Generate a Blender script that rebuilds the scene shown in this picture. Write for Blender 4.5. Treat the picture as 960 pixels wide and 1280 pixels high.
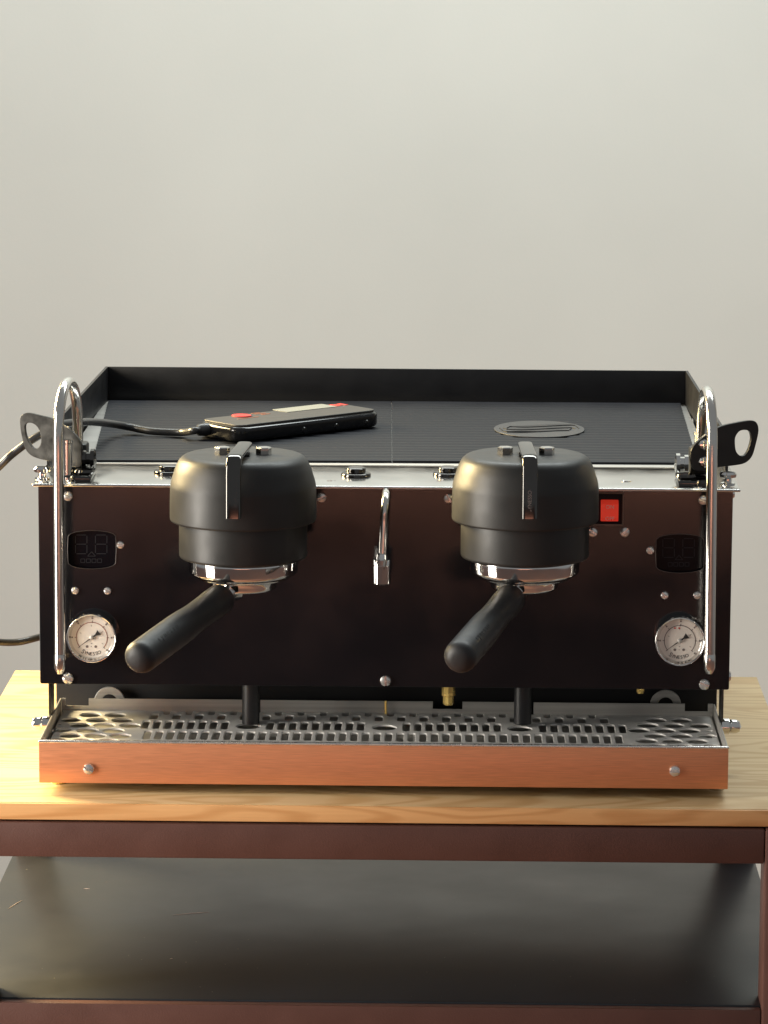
import bpy, bmesh, math, random
from mathutils import Vector, Matrix, noise

random.seed(7)
PI = math.pi
R = math.radians
for o in list(bpy.data.objects):
    bpy.data.objects.remove(o)
scene = bpy.context.scene
COL = scene.collection

# ------------------------------------------------------------------ camera
F = 4600.0                       # focal length in photo pixels (960 wide)
VPX, HY = 571.0, -130.0          # where the machine's depth axis vanishes
ZT = 0.297                       # height of the machine's top plate above the table top
yaw = math.atan2(VPX - 480, math.hypot(F, 640 - HY))
pitch = math.atan2(640 - HY, F)
fwd = Vector((-math.sin(yaw) * math.cos(pitch), math.cos(yaw) * math.cos(pitch), -math.sin(pitch)))
right = Vector((math.cos(yaw), math.sin(yaw), 0))
up = right.cross(fwd)
roll = R(0.28)
right, up = right * math.cos(roll) + up * math.sin(roll), up * math.cos(roll) - right * math.sin(roll)


def ray(px, py):
    return (fwd * F + right * (px - 480) - up * (py - 640)).normalized()


_d = ray(482, 606)
CAM = Vector((0, 0, ZT)) - _d * (3.68 / _d.y)


def on_y(px, py, Y):
    d = ray(px, py)
    return CAM + d * ((Y - CAM.y) / d.y)


def on_z(px, py, Z):
    d = ray(px, py)
    return CAM + d * ((Z - CAM.z) / d.z)


def sc(Y):                       # metres per photo pixel at depth Y
    return (Y - CAM.y) / F * 1.012


cd = bpy.data.cameras.new('camera')
cam = bpy.data.objects.new('camera', cd)
COL.objects.link(cam)
cd.sensor_fit = 'HORIZONTAL'
cd.sensor_width = 36.0
cd.lens = 36.0 * F / 960.0
cd.clip_start = 0.05
cd.clip_end = 60
M3 = Matrix((right, up, -fwd)).transposed()
cam.matrix_world = Matrix.Translation(CAM) @ M3.to_4x4()
scene.camera = cam

# ------------------------------------------------------------------ light
scene.render.engine = 'CYCLES'
scene.view_settings.view_transform = 'Standard'
scene.view_settings.look = 'None'
scene.view_settings.gamma = 1
scene.view_settings.exposure = 0.0
w = bpy.data.worlds.new('World')
scene.world = w
w.use_nodes = True
w.node_tree.nodes['Background'].inputs[0].default_value = (0.95, 0.98, 1.0, 1)
w.node_tree.nodes['Background'].inputs[1].default_value = 0.23


def area(name, loc, target, sx, sy, power, col, spread=180):
    l = bpy.data.lights.new(name, 'AREA')
    l.shape = 'RECTANGLE'
    l.size, l.size_y = sx, sy
    l.energy = power
    l.color = col
    l.spread = R(spread)
    o = bpy.data.objects.new(name, l)
    COL.objects.link(o)
    o.location = loc
    o.rotation_euler = (Vector(target) - Vector(loc)).to_track_quat('-Z', 'Y').to_euler()
    return o


area('window_light', (-1.50, 0.85, 0.85), (-0.30, 0.0, 0.0), 0.7, 0.7, 42, (1.0, 0.77, 0.40), 100)
area('side_fill', (-2.3, -0.85, 0.45), (0.0, 0.0, 0.25), 0.8, 2.1, 44, (1.0, 0.935, 0.83), 115)  # added left-front fill, stretched tall to put highlights on the chrome
area('ceiling_light', (0.15, 1.15, 2.2), (0.1, 0.85, 0.0), 2.6, 0.5, 62, (0.93, 1.0, 0.985))
area('floor_pool_fill', (0.0, -8.1, 2.2), (0, -8.1, -0.8), 4.0, 1.4, 420, (1.0, 0.78, 0.66), 50)  # added lamp: lights a far floor pool so the panel reflects brown

# ------------------------------------------------------------------ materials
MATS = {}


def nd(nt, kind, **kw):
    n = nt.nodes.new(kind)
    for k, v in kw.items():
        if hasattr(n, k) and not k.startswith('i_'):
            setattr(n, k, v)
    return n


def mat(name, col, rough=0.5, metal=0.0, cvar=0.0, rvar=0.0, bump=0.0, scale=(60, 60, 60), spec=0.5, coat=0.0,
        aniso=0.0, bscale=None, detail=4.0):
    if name in MATS:
        return MATS[name]
    m = bpy.data.materials.new(name)
    m.use_nodes = True
    nt = m.node_tree
    b = nt.nodes['Principled BSDF']
    b.inputs['Base Color'].default_value = (*col, 1)
    b.inputs['Roughness'].default_value = rough
    b.inputs['Metallic'].default_value = metal
    b.inputs['Specular IOR Level'].default_value = spec
    b.inputs['Coat Weight'].default_value = coat
    b.inputs['Anisotropic'].default_value = aniso
    tc = nd(nt, 'ShaderNodeTexCoord')

    def noise_at(s):
        mp = nd(nt, 'ShaderNodeMapping')
        mp.inputs['Scale'].default_value = s
        nt.links.new(tc.outputs['Object'], mp.inputs['Vector'])
        n = nd(nt, 'ShaderNodeTexNoise')
        n.inputs['Scale'].default_value = 1
        n.inputs['Detail'].default_value = detail
        nt.links.new(mp.outputs[0], n.inputs['Vector'])
        return n
    if cvar or rvar:
        n = noise_at(scale)
        if cvar:
            r = nd(nt, 'ShaderNodeMapRange')
            r.inputs['From Min'].default_value = 0.3
            r.inputs['From Max'].default_value = 0.7
            r.inputs['To Min'].default_value = 1 - cvar
            r.inputs['To Max'].default_value = 1 + cvar
            nt.links.new(n.outputs['Fac'], r.inputs['Value'])
            mx = nd(nt, 'ShaderNodeVectorMath', operation='SCALE')
            mx.inputs[0].default_value = col
            nt.links.new(r.outputs[0], mx.inputs['Scale'])
            nt.links.new(mx.outputs[0], b.inputs['Base Color'])
        if rvar:
            r = nd(nt, 'ShaderNodeMapRange')
            r.inputs['From Min'].default_value = 0.3
            r.inputs['From Max'].default_value = 0.7
            r.inputs['To Min'].default_value = max(0.02, rough - rvar)
            r.inputs['To Max'].default_value = min(1, rough + rvar)
            nt.links.new(n.outputs['Fac'], r.inputs['Value'])
            nt.links.new(r.outputs[0], b.inputs['Roughness'])
    if bump:
        n2 = noise_at(bscale or scale)
        bp = nd(nt, 'ShaderNodeBump')
        bp.inputs['Strength'].default_value = bump
        bp.inputs['Distance'].default_value = 0.001
        nt.links.new(n2.outputs['Fac'], bp.inputs['Height'])
        nt.links.new(bp.outputs[0], b.inputs['Normal'])
    MATS[name] = m
    return m


def wood_mat(name, light, dark, edge=False):
    m = bpy.data.materials.new(name)
    m.use_nodes = True
    nt = m.node_tree
    b = nt.nodes['Principled BSDF']
    tc = nd(nt, 'ShaderNodeTexCoord')
    mp = nd(nt, 'ShaderNodeMapping')
    mp.inputs['Scale'].default_value = (1.9, 10.5, 16)
    mp.inputs['Location'].default_value = (1.3, 0.45, 0.2)
    nt.links.new(tc.outputs['Object'], mp.inputs['Vector'])
    n = nd(nt, 'ShaderNodeTexNoise')
    n.inputs['Scale'].default_value = 1.0
    n.inputs['Detail'].default_value = 2.0
    n.inputs['Distortion'].default_value = 0.35
    nt.links.new(mp.outputs[0], n.inputs['Vector'])
    k = nd(nt, 'ShaderNodeMath', operation='MULTIPLY')
    k.inputs[1].default_value = 95
    nt.links.new(n.outputs['Fac'], k.inputs[0])
    s = nd(nt, 'ShaderNodeMath', operation='SINE')
    nt.links.new(k.outputs[0], s.inputs[0])
    rr = nd(nt, 'ShaderNodeMapRange')
    rr.inputs['From Min'].default_value = -0.2
    rr.inputs['From Max'].default_value = 1.0
    nt.links.new(s.outputs[0], rr.inputs['Value'])
    mp2 = nd(nt, 'ShaderNodeMapping')
    mp2.inputs['Scale'].default_value = (14, 420, 420)
    nt.links.new(tc.outputs['Object'], mp2.inputs['Vector'])
    n2 = nd(nt, 'ShaderNodeTexNoise')
    n2.inputs['Scale'].default_value = 1.0
    n2.inputs['Detail'].default_value = 3.0
    nt.links.new(mp2.outputs[0], n2.inputs['Vector'])
    mul = nd(nt, 'ShaderNodeMath', operation='MULTIPLY')
    mul.inputs[1].default_value = 0.55
    nt.links.new(rr.outputs[0], mul.inputs[0])
    add = nd(nt, 'ShaderNodeMath', operation='MULTIPLY_ADD')
    add.inputs[1].default_value = 0.5
    nt.links.new(n2.outputs['Fac'], add.inputs[0])
    nt.links.new(mul.outputs[0], add.inputs[2])
    mp3 = nd(nt, 'ShaderNodeMapping')
    mp3.inputs['Scale'].default_value = (2.0, 9, 9)
    nt.links.new(tc.outputs['Object'], mp3.inputs['Vector'])
    n3 = nd(nt, 'ShaderNodeTexNoise')
    n3.inputs['Scale'].default_value = 1.0
    nt.links.new(mp3.outputs[0], n3.inputs['Vector'])
    add2 = nd(nt, 'ShaderNodeMath', operation='MULTIPLY_ADD')
    add2.inputs[1].default_value = 0.9
    nt.links.new(n3.outputs['Fac'], add2.inputs[0])
    nt.links.new(add.outputs[0], add2.inputs[2])
    rmp = nd(nt, 'ShaderNodeMapRange')
    rmp.inputs['From Min'].default_value = 0.45
    rmp.inputs['From Max'].default_value = 1.35
    nt.links.new(add2.outputs[0], rmp.inputs['Value'])
    mix = nd(nt, 'ShaderNodeMix', data_type='RGBA')
    mix.inputs['A'].default_value = (*light, 1)
    mix.inputs['B'].default_value = (*dark, 1)
    nt.links.new(rmp.outputs[0], mix.inputs['Factor'])
    nt.links.new(mix.outputs['Result'], b.inputs['Base Color'])
    b.inputs['Roughness'].default_value = 0.42
    bp = nd(nt, 'ShaderNodeBump')
    bp.inputs['Strength'].default_value = 0.15
    bp.inputs['Distance'].default_value = 0.001
    nt.links.new(n2.outputs['Fac'], bp.inputs['Height'])
    nt.links.new(bp.outputs[0], b.inputs['Normal'])
    MATS[name] = m
    return m


def shelf_mat():
    """satin black board: dust specks and a few pale scratches"""
    m = mat('black_board', (0.018, 0.021, 0.026), 0.37, 0, 0.10, 0.04, 0, (9, 9, 9))
    return m


def emit_mat(name, col, strength):
    m = mat(name, col, 0.3)
    b = m.node_tree.nodes['Principled BSDF']
    b.inputs['Emission Color'].default_value = (*col, 1)
    b.inputs['Emission Strength'].default_value = strength
    return m


WALL = mat('wall_paint', (0.622, 0.636, 0.597), 0.85, 0, 0.035, 0, 0.12, (2.2, 2.2, 2.2), bscale=(160, 160, 160), spec=0.2)
FLOOR = mat('floor_brown', (0.26, 0.13, 0.095), 0.5, 0, 0.15, 0.1, 0, (3, 3, 3))
PANEL = mat('black_panel', (0.0055, 0.0056, 0.0075), 0.12, 0, 0.1, 0.05, 0.03, (11, 11, 11), bscale=(500, 500, 500))
BLACK = mat('black_paint', (0.007, 0.007, 0.0085), 0.45, 0, 0.1, 0.06, 0.08, (40, 40, 40), bscale=(600, 600, 600))
DARK = mat('dark_inside', (0.006, 0.006, 0.007), 0.7)
CAP = mat('black_cap', (0.014, 0.0137, 0.013), 0.46, 0.15, 0.08, 0.06, 0.07, (35, 35, 35), bscale=(800, 800, 800), spec=0.6)
RUBBER = mat('mat_rubber', (0.010, 0.011, 0.0155), 0.52, 0, 0.15, 0.05, 0, (25, 25, 25), spec=0.2)
GRIP = mat('grip_rubber', (0.013, 0.013, 0.0145), 0.48, 0, 0.15, 0.07, 0.15, (60, 60, 60), bscale=(900, 900, 900))
CHROME = mat('chrome', (0.80, 0.79, 0.77), 0.07, 1, 0.05, 0.03, 0, (50, 50, 50))
SCREWM = mat('screw_steel', (0.82, 0.80, 0.77), 0.27, 0.9, 0.08, 0.05, 0, (90, 90, 90))
STEEL = mat('polished_steel', (0.68, 0.67, 0.65), 0.20, 1, 0.06, 0.04, 0.02, (30, 30, 30), bscale=(8, 400, 400))
BRUSHED = mat('brushed_steel', (0.50, 0.485, 0.455), 0.45, 0.45, 0.14, 0.07, 0.12, (6, 260, 260))
WAND = mat('satin_steel', (0.74, 0.72, 0.68), 0.17, 1, 0.05, 0.04, 0, (40, 40, 8))
GRATE = mat('grille_steel', (0.82, 0.81, 0.78), 0.42, 0.25, 0.08, 0.08, 0.06, (45, 45, 45))
LEVER_S = mat('dark_steel', (0.075, 0.073, 0.068), 0.38, 0.9, 0.35, 0.1, 0.15, (70, 70, 70))
LEVER_B = mat('black_lever', (0.012, 0.012, 0.012), 0.35, 0, 0.1, 0.05, 0.05, (60, 60, 60))
BLKCHR = mat('black_chrome', (0.11, 0.105, 0.10), 0.06, 1, 0.05, 0.02, 0, (50, 50, 50))
COPPER = mat('copper_front', (0.82, 0.335, 0.17), 0.36, 0.55, 0.09, 0.06, 0.12, (40, 300, 900))
BRASS = mat('brass', (0.85, 0.62, 0.20), 0.26, 0.7, 0.1, 0.05, 0, (80, 80, 80))
FRAME = mat('frame_brown', (0.105, 0.045, 0.034), 0.42, 0, 0.10, 0.05, 0.25, (20, 20, 20), bscale=(600, 600, 600))
SHELF = shelf_mat()
WOOD = wood_mat('pine', (0.77, 0.57, 0.31), (0.58, 0.37, 0.16))
EDGE = wood_mat('pine_edge_bounce', (0.84, 0.47, 0.20), (0.64, 0.31, 0.11))  # warm light bounced off the floor, painted into the wood colour
RED = emit_mat('red_switch', (0.82, 0.045, 0.022), 0.35)
REDP = mat('red_print', (0.62, 0.03, 0.02), 0.45)
AMBER = mat('amber_print', (0.35, 0.10, 0.03), 0.45)
DIAL = mat('dial_face', (0.80, 0.74, 0.67), 0.5, 0, 0.04, 0, 0, (60, 60, 60), coat=0.6)
INK = mat('ink', (0.02, 0.02, 0.02), 0.5)
INKSOFT = mat('ink_soft', (0.16, 0.13, 0.12), 0.6)
INKRED = mat('ink_red', (0.30, 0.12, 0.09), 0.6)
SCREEN = mat('display_glass', (0.004, 0.004, 0.006), 0.12, spec=0.12)
SEG = mat('display_segment', (0.026, 0.026, 0.030), 0.4, spec=0.1)
LCD = mat('lcd_grey', (0.30, 0.31, 0.27), 0.25)
METER = mat('meter_top', (0.045, 0.042, 0.038), 0.45, 0, 0.1, 0.05, 0.05, (60, 60, 60))
METERG = mat('meter_gloss', (0.008, 0.008, 0.009), 0.12, 0, 0, 0.04, 0, (30, 30, 30))
CABLE = mat('cable_rubber', (0.035, 0.035, 0.036), 0.30, 0, 0.1, 0.05, 0.05, (60, 60, 60))
WHITEPRINT = mat('white_print', (0.75, 0.62, 0.58), 0.5)
EMBOSS = mat('emboss_dark', (0.008, 0.008, 0.008), 0.6)


# ------------------------------------------------------------------ geometry helpers
def finish(name, bm, m, parent=None, smooth=35, loc=None):
    me = bpy.data.meshes.new(name)
    bm.normal_update()
    bm.to_mesh(me)
    bm.free()
    return link(name, me, m, parent, smooth, loc)


def link(name, me, m, parent=None, smooth=35, loc=None):
    if smooth and len(me.polygons):
        me.polygons.foreach_set('use_smooth', [True] * len(me.polygons))
        me.set_sharp_from_angle(angle=R(smooth))
    o = bpy.data.objects.new(name, me)
    COL.objects.link(o)
    if m is not None:
        me.materials.append(m)
    if parent:
        o.parent = parent
    if loc is not None:
        o.location = loc
    return o


def empty(name, loc=(0, 0, 0)):
    o = bpy.data.objects.new(name, None)
    o.empty_display_size = 0.05
    COL.objects.link(o)
    o.location = loc
    return o


def tag(o, label=None, cat=None, group=None, kind=None):
    for k, v in (('label', label), ('category', cat), ('group', group), ('kind', kind)):
        if v:
            o[k] = v
    return o


def world_child(o, parent):
    """parent o keeping its vertices where they were built (parents sit at translations only)"""
    t = Vector((0, 0, 0))
    p = parent
    while p:
        t += p.location
        p = p.parent
    o.parent = parent
    o.location = Vector(o.location) - t
    return o


def box(bm, x0, x1, y0, y1, z0, z1, bev=0.0, seg=2):
    r = bmesh.ops.create_cube(bm, size=1)
    vs = r['verts']
    for v in vs:
        v.co = Vector((x0 + (v.co.x + .5) * (x1 - x0), y0 + (v.co.y + .5) * (y1 - y0), z0 + (v.co.z + .5) * (z1 - z0)))
    if bev:
        es = set()
        for v in vs:
            es.update(v.link_edges)
        bmesh.ops.bevel(bm, geom=list(es), offset=bev, segments=seg, affect='EDGES', profile=0.5)


def tf(bm, n0, M):
    bm.verts.ensure_lookup_table()
    for v in bm.verts[n0:]:
        v.co = M @ v.co


def lathe(bm, prof, seg=48, M=None, closed=False):
    """profile of (r, z) revolved about z; M moves it"""
    rings = []
    M = M or Matrix()
    for r, z in prof:
        if r < 1e-6:
            rings.append([bm.verts.new(M @ Vector((0, 0, z)))])
        else:
            rings.append([bm.verts.new(M @ Vector((r * math.cos(2 * PI * i / seg), r * math.sin(2 * PI * i / seg), z))) for i in range(seg)])
    pairs = list(zip(rings[:-1], rings[1:]))
    if closed:
        pairs.append((rings[-1], rings[0]))
    for a, b in pairs:
        if len(a) == 1 and len(b) == 1:
            continue
        for i in range(seg):
            j = (i + 1) % seg
            if len(a) == 1:
                bm.faces.new((a[0], b[j], b[i]))
            elif len(b) == 1:
                bm.faces.new((a[i], a[j], b[0]))
            else:
                bm.faces.new((a[i], a[j], b[j], b[i]))
    bmesh.ops.recalc_face_normals(bm, faces=bm.faces)


def round_prof(pts, r, n=4):
    """fillet the inner corners of a polyline profile"""
    out = [pts[0]]
    for a, b, c in zip(pts[:-2], pts[1:-1], pts[2:]):
        a, b, c = Vector(a), Vector(b), Vector(c)
        k = min(r, (a - b).length * .45, (c - b).length * .45)
        p, q = b + (a - b).normalized() * k, b + (c - b).normalized() * k
        for i in range(n + 1):
            t = i / n
            out.append(tuple(p * (1 - t) ** 2 + b * 2 * t * (1 - t) + q * t * t))
    out.append(pts[-1])
    return out


def spline(pts, n=8):
    pts = [Vector(p) for p in pts]
    out = []
    P = [pts[0] * 2 - pts[1]] + pts + [pts[-1] * 2 - pts[-2]]
    for i in range(1, len(P) - 2):
        a, b, c, d = P[i - 1:i + 3]
        for k in range(n):
            t = k / n
            out.append(0.5 * ((2 * b) + (c - a) * t + (2 * a - 5 * b + 4 * c - d) * t * t + (3 * b - a - 3 * c + d) * t ** 3))
    out.append(pts[-1])
    return out


def tube(bm, path, rad, seg=16, cap=True):
    path = [Vector(p) for p in path]
    n = len(path)
    rads = rad if isinstance(rad, (list, tuple)) else [rad] * n
    t0 = (path[1] - path[0]).normalized()
    u = t0.orthogonal().normalized()
    rings = []
    prev = t0
    for i in range(n):
        t = (path[min(i + 1, n - 1)] - path[max(i - 1, 0)]).normalized()
        q = prev.rotation_difference(t)
        u = q @ u
        u = (u - t * u.dot(t)).normalized()
        v = t.cross(u)
        prev = t
        rings.append([bm.verts.new(path[i] + (u * math.cos(2 * PI * k / seg) + v * math.sin(2 * PI * k / seg)) * rads[i]) for k in range(seg)])
    for a, b in zip(rings[:-1], rings[1:]):
        for k in range(seg):
            j = (k + 1) % seg
            bm.faces.new((a[k], a[j], b[j], b[k]))
    if cap:
        bm.faces.new(list(reversed(rings[0])))
        bm.faces.new(rings[-1])


def plate_mesh(loops, thick, bevel=0.0, res=2):
    """flat plate in XY with holes: loops[0] outer, the rest holes; centred on z=0"""
    cu = bpy.data.curves.new('tmp', 'CURVE')
    cu.dimensions = '2D'
    cu.fill_mode = 'BOTH'
    cu.extrude = max(thick / 2 - bevel, 1e-5)
    cu.bevel_depth = bevel
    cu.bevel_resolution = res
    cu.offset = -bevel
    for lp in loops:
        s = cu.splines.new('POLY')
        s.points.add(len(lp) - 1)
        for p, q in zip(s.points, lp):
            p.co = (q[0], q[1], 0, 1)
        s.use_cyclic_u = True
    o = bpy.data.objects.new('tmp', cu)
    COL.objects.link(o)
    dg = bpy.context.evaluated_depsgraph_get()
    me = bpy.data.meshes.new_from_object(o.evaluated_get(dg))
    bpy.data.objects.remove(o)
    bpy.data.curves.remove(cu)
    me.materials.clear()
    return me


def text_mesh(body, size, depth=0.0002, font=None):
    cu = bpy.data.curves.new('tmp', 'FONT')
    cu.body = body
    cu.size = size
    cu.align_x = 'CENTER'
    cu.align_y = 'CENTER'
    cu.extrude = depth
    cu.resolution_u = 3
    o = bpy.data.objects.new('tmp', cu)
    COL.objects.link(o)
    dg = bpy.context.evaluated_depsgraph_get()
    me = bpy.data.meshes.new_from_object(o.evaluated_get(dg))
    bpy.data.objects.remove(o)
    bpy.data.curves.remove(cu)
    me.materials.clear()
    return me


def add_mesh(bm, me, M):
    n0 = len(bm.verts)
    bm.from_mesh(me)
    tf(bm, n0, M)


def circle(cx, cy, r, n=28, ry=None):
    ry = ry or r
    return [(cx + r * math.cos(2 * PI * i / n), cy + ry * math.sin(2 * PI * i / n)) for i in range(n)]


def rrect(x0, x1, y0, y1, r, n=4):
    out = []
    for cx, cy, a in ((x1 - r, y1 - r, 0), (x0 + r, y1 - r, 90), (x0 + r, y0 + r, 180), (x1 - r, y0 + r, 270)):
        for i in range(n + 1):
            t = R(a + 90 * i / n)
            out.append((cx + r * math.cos(t), cy + r * math.sin(t)))
    return out


def smooth_loop(pts, n=6):
    """closed Catmull-Rom through 2D points"""
    m = len(pts)
    out = []
    for i in range(m):
        a, b, c, d = (Vector(pts[(i + k) % m]) for k in (-1, 0, 1, 2))
        for k in range(n):
            t = k / n
            out.append(tuple(0.5 * ((2 * b) + (c - a) * t + (2 * a - 5 * b + 4 * c - d) * t * t + (3 * b - a - 3 * c + d) * t ** 3)))
    return out


FRONT = Matrix.Rotation(R(90), 4, 'X')     # local XY plate -> faces the front (-Y)


def at(x, y, z):
    return Matrix.Translation((x, y, z))


# ================================================================== SETTING
bm = bmesh.new()
box(bm, -5, 5, 1.90, 2.0, -0.80, 3.2)
wall = finish('wall', bm, WALL, smooth=0)
tag(wall, 'plain warm white plaster wall behind the machine', kind='structure')
bm = bmesh.new()
box(bm, -5, 5, -12, 1.90, -0.86, -0.80)
floor = finish('floor', bm, FLOOR, smooth=0)
tag(floor, 'brown floor under the cart', kind='structure')

# ================================================================== CART
YF = -0.150                                  # front of the cart
YB = on_z(30, 838, 0).y
XL = on_z(19, 838, 0).x
XR = on_z(946, 846, 0).x
ZE = on_y(480, 1029, YF).z                   # underside of the wooden top
ZR = on_y(480, 1075, YF).z                   # underside of the front rail
ZS = on_y(480, 1251, YF + .012).z            # shelf surface
cart = empty('work_cart', (0, 0, -0.80))
tag(cart, 'brown metal cart with a pine top and a black shelf, carrying the coffee machine', 'cart')


def cpart(name, bm, m, smooth=35):
    return world_child(finish(name, bm, m, smooth=smooth), cart)


bm = bmesh.new(); box(bm, XL, XR, YF + .0035, YB, ZE, 0, 0.0008)
cpart('tabletop', bm, WOOD)
bm = bmesh.new(); box(bm, XL, XR, YF, YF + .0035, ZE, -.0006, 0.001)  # added strip on the top's front edge, carrying the painted orange bounce
cpart('edge_bounce_strip', bm, EDGE)
PW = 0.042
for nm, x0, x1, y0, y1 in (('post', XR - .041, XR + .012, YF - .004, YF + .046), ('post', XL - .004, XL + .050, YF - .004, YF + .046),
                           ('post', XR - PW, XR - .002, YB - .055, YB - .015), ('post', XL + .004, XL + PW, YB - .055, YB - .015)):
    bm = bmesh.new(); box(bm, x0, x1, y0, y1, -0.80, ZE - .0012, 0.003)
    cpart(nm, bm, FRAME)
bm = bmesh.new(); box(bm, XL + .050, XR - .0415, YF - .002, YF + .040, ZR, ZE - .002, 0.002)
cpart('front_rail', bm, FRAME)
for x in (XL + .006, XR - .036):
    bm = bmesh.new(); box(bm, x, x + .030, YF + .0465, YB - .056, ZR, ZE - .002, 0.002)
    cpart('side_rail', bm, FRAME)
bm = bmesh.new(); box(bm, XL + .050, XR - .0415, YF - .002, YF + .010, ZS - .06, ZS - .0015, 0.0015)
cpart('lower_rail', bm, FRAME)
SXL = on_z(15, 1070, ZS).x
SXR = on_z(945, 1080, ZS).x
bm = bmesh.new(); box(bm, max(SXL, XL + .0505) if False else SXL, SXR, YF + .0105, YB - .01, ZS - .018, ZS, 0.0012)
sh = cpart('shelf', bm, SHELF)
# scratches on the shelf: thin pale and dark marks
for (a, b_, m_) in (((215, 1144), (262, 1140), WHITEPRINT), ((10, 1136), (28, 1125), WHITEPRINT), ((104, 1111), (112, 1111), WHITEPRINT),
                    ((212, 1199), (216, 1198), WHITEPRINT)):
    p, q = on_z(*a, ZS + .0002), on_z(*b_, ZS + .0002)
    bm = bmesh.new(); tube(bm, [p, p.lerp(q, .5) + Vector((0, .001, 0)), q], [.0001, .00045 if m_ is WHITEPRINT else .00022, .0001], 6)
    s_ = finish('scratch', bm, m_)
    s_.parent = sh

rs = random.Random(3)
bm = bmesh.new()
for i in range(90):
    q = Vector((rs.uniform(SXL + .02, SXR - .02), rs.uniform(YF + .02, YB - .1), ZS + .0002))
    rr_ = rs.uniform(.0003, .0008)
    bm.faces.new([bm.verts.new(q + Vector((rr_ * math.cos(t) * rs.uniform(.7, 1.3), rr_ * 1.6 * math.sin(t), 0))) for t in (0, 1.2, 2.5, 3.8, 5.0)])
d_ = finish('dust', bm, mat('dust_grey', (0.22, 0.21, 0.19), 0.8), smooth=0)
d_.parent = sh
tag(d_, kind='stuff')

# ================================================================== MACHINE
mc = empty('espresso_machine', (0, 0, 0))
tag(mc, 'black two group espresso machine with copper drip tray front on the pine top', 'espresso machine')


def mpart(name, bm, m, parent=None, smooth=35):
    return world_child(finish(name, bm, m, smooth=smooth), parent or mc)


def mlink(name, me, m, M, parent=None, smooth=35):
    me.transform(M)
    return world_child(link(name, me, m, None, smooth), parent or mc)


PXL, PXR = on_y(47.5, 606, 0).x, on_y(916.5, 608, 0).x
PZ0 = on_y(482, 858.5, 0).z
YBK = on_z(490, 500, ZT + .005).y            # back of the cup tray
# front panel with openings for the two displays and the switch
ytop = ZT - .0035


def pf(px, py, Y=0.0):
    p = on_y(px, py, Y)
    return (p.x, p.z)


def disp_loop(x0, x1, y0, y1, g=0.0):
    """display outline in the panel: top and bottom edges bow outward"""
    b = 3.2
    P = []
    for i in range(9):
        t = i / 8
        P.append((x0 + 4 + (x1 - x0 - 8) * t, y1 - 4 + b * (1 - (2 * t - 1) ** 2) + (0.8 if 0 < i < 8 else 0)))
    for i in range(9):
        t = 1 - i / 8
        P.append((x0 + 4 + (x1 - x0 - 8) * t, y0 + 4 - b * (1 - (2 * t - 1) ** 2) - (0.8 if 0 < i < 8 else 0)))
    # insert side points
    Q = P[:9] + [(x1 - .8, y1 - 7), (x1, (y0 + y1) / 2), (x1 - .8, y0 + 7)] + P[9:] + [(x0 + .8, y0 + 7), (x0, (y0 + y1) / 2), (x0 + .8, y1 - 7)]
    c = ((x0 + x1) / 2, (y0 + y1) / 2)
    Q = [(c[0] + (p[0] - c[0]) * (1 + g), c[1] + (p[1] - c[1]) * (1 + g)) for p in Q]
    return [pf(*p) for p in Q]


DL = (84.5, 145.5, 663, 711)
DR = (819.5, 880.5, 667.5, 716)
SW = (736, 778.5, 616.5, 656.5)
sq = [pf(SW[0], SW[2]), pf(SW[1], SW[2]), pf(SW[1], SW[3]), pf(SW[0], SW[3])]
loops = [rrect(PXL, PXR, PZ0, ytop, .002), disp_loop(*DL), disp_loop(*DR), sq]
me = plate_mesh(loops, .003, .0004)
mlink('front_panel', me, PANEL, at(0, .0015, 0) @ FRONT)
for s, x in ((1, PXL), (-1, PXR)):
    bm = bmesh.new(); box(bm, min(x, x + s * .0025), max(x, x + s * .0025), .0035, YBK + .004, PZ0 + .002, ytop, .0008)
    mpart('side_panel', bm, BLACK)
bm = bmesh.new(); box(bm, PXL + .004, PXR - .004, YBK - .004, YBK + .0035, PZ0 + .002, ytop)
mpart('back_panel', bm, BLACK)
YTB_ = on_z(72.5, 872.5, on_y(480, 930, -.110).z).y
bm = bmesh.new(); box(bm, PXL + .004, PXR - .004, YTB_ + .022, YBK - .005, .006, PZ0 + .03, .002)
mpart('chassis', bm, DARK)
bm = bmesh.new(); box(bm, PXL + .004, PXR - .004, .004, YBK - .005, PZ0 + .0305, PZ0 + .034)
mpart('underside', bm, DARK)
for x in (PXL + .06, PXR - .06):
    for y in (.12, YBK - .06):
        bm = bmesh.new(); lathe(bm, [(0, 0), (.022, 0), (.024, .004), (.018, .0352), (0, .0352)], 24, at(x, y, 0))
        mpart('foot', bm, BLACK)

# top plate with a rolled front lip
TXL, TXR = on_y(41.5, 603, 0).x, on_y(925, 606, 0).x
bm = bmesh.new(); box(bm, TXL, TXR, -.011, .145, ZT - .003, ZT, .0012, 3)
mpart('top_plate', bm, STEEL)

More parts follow.
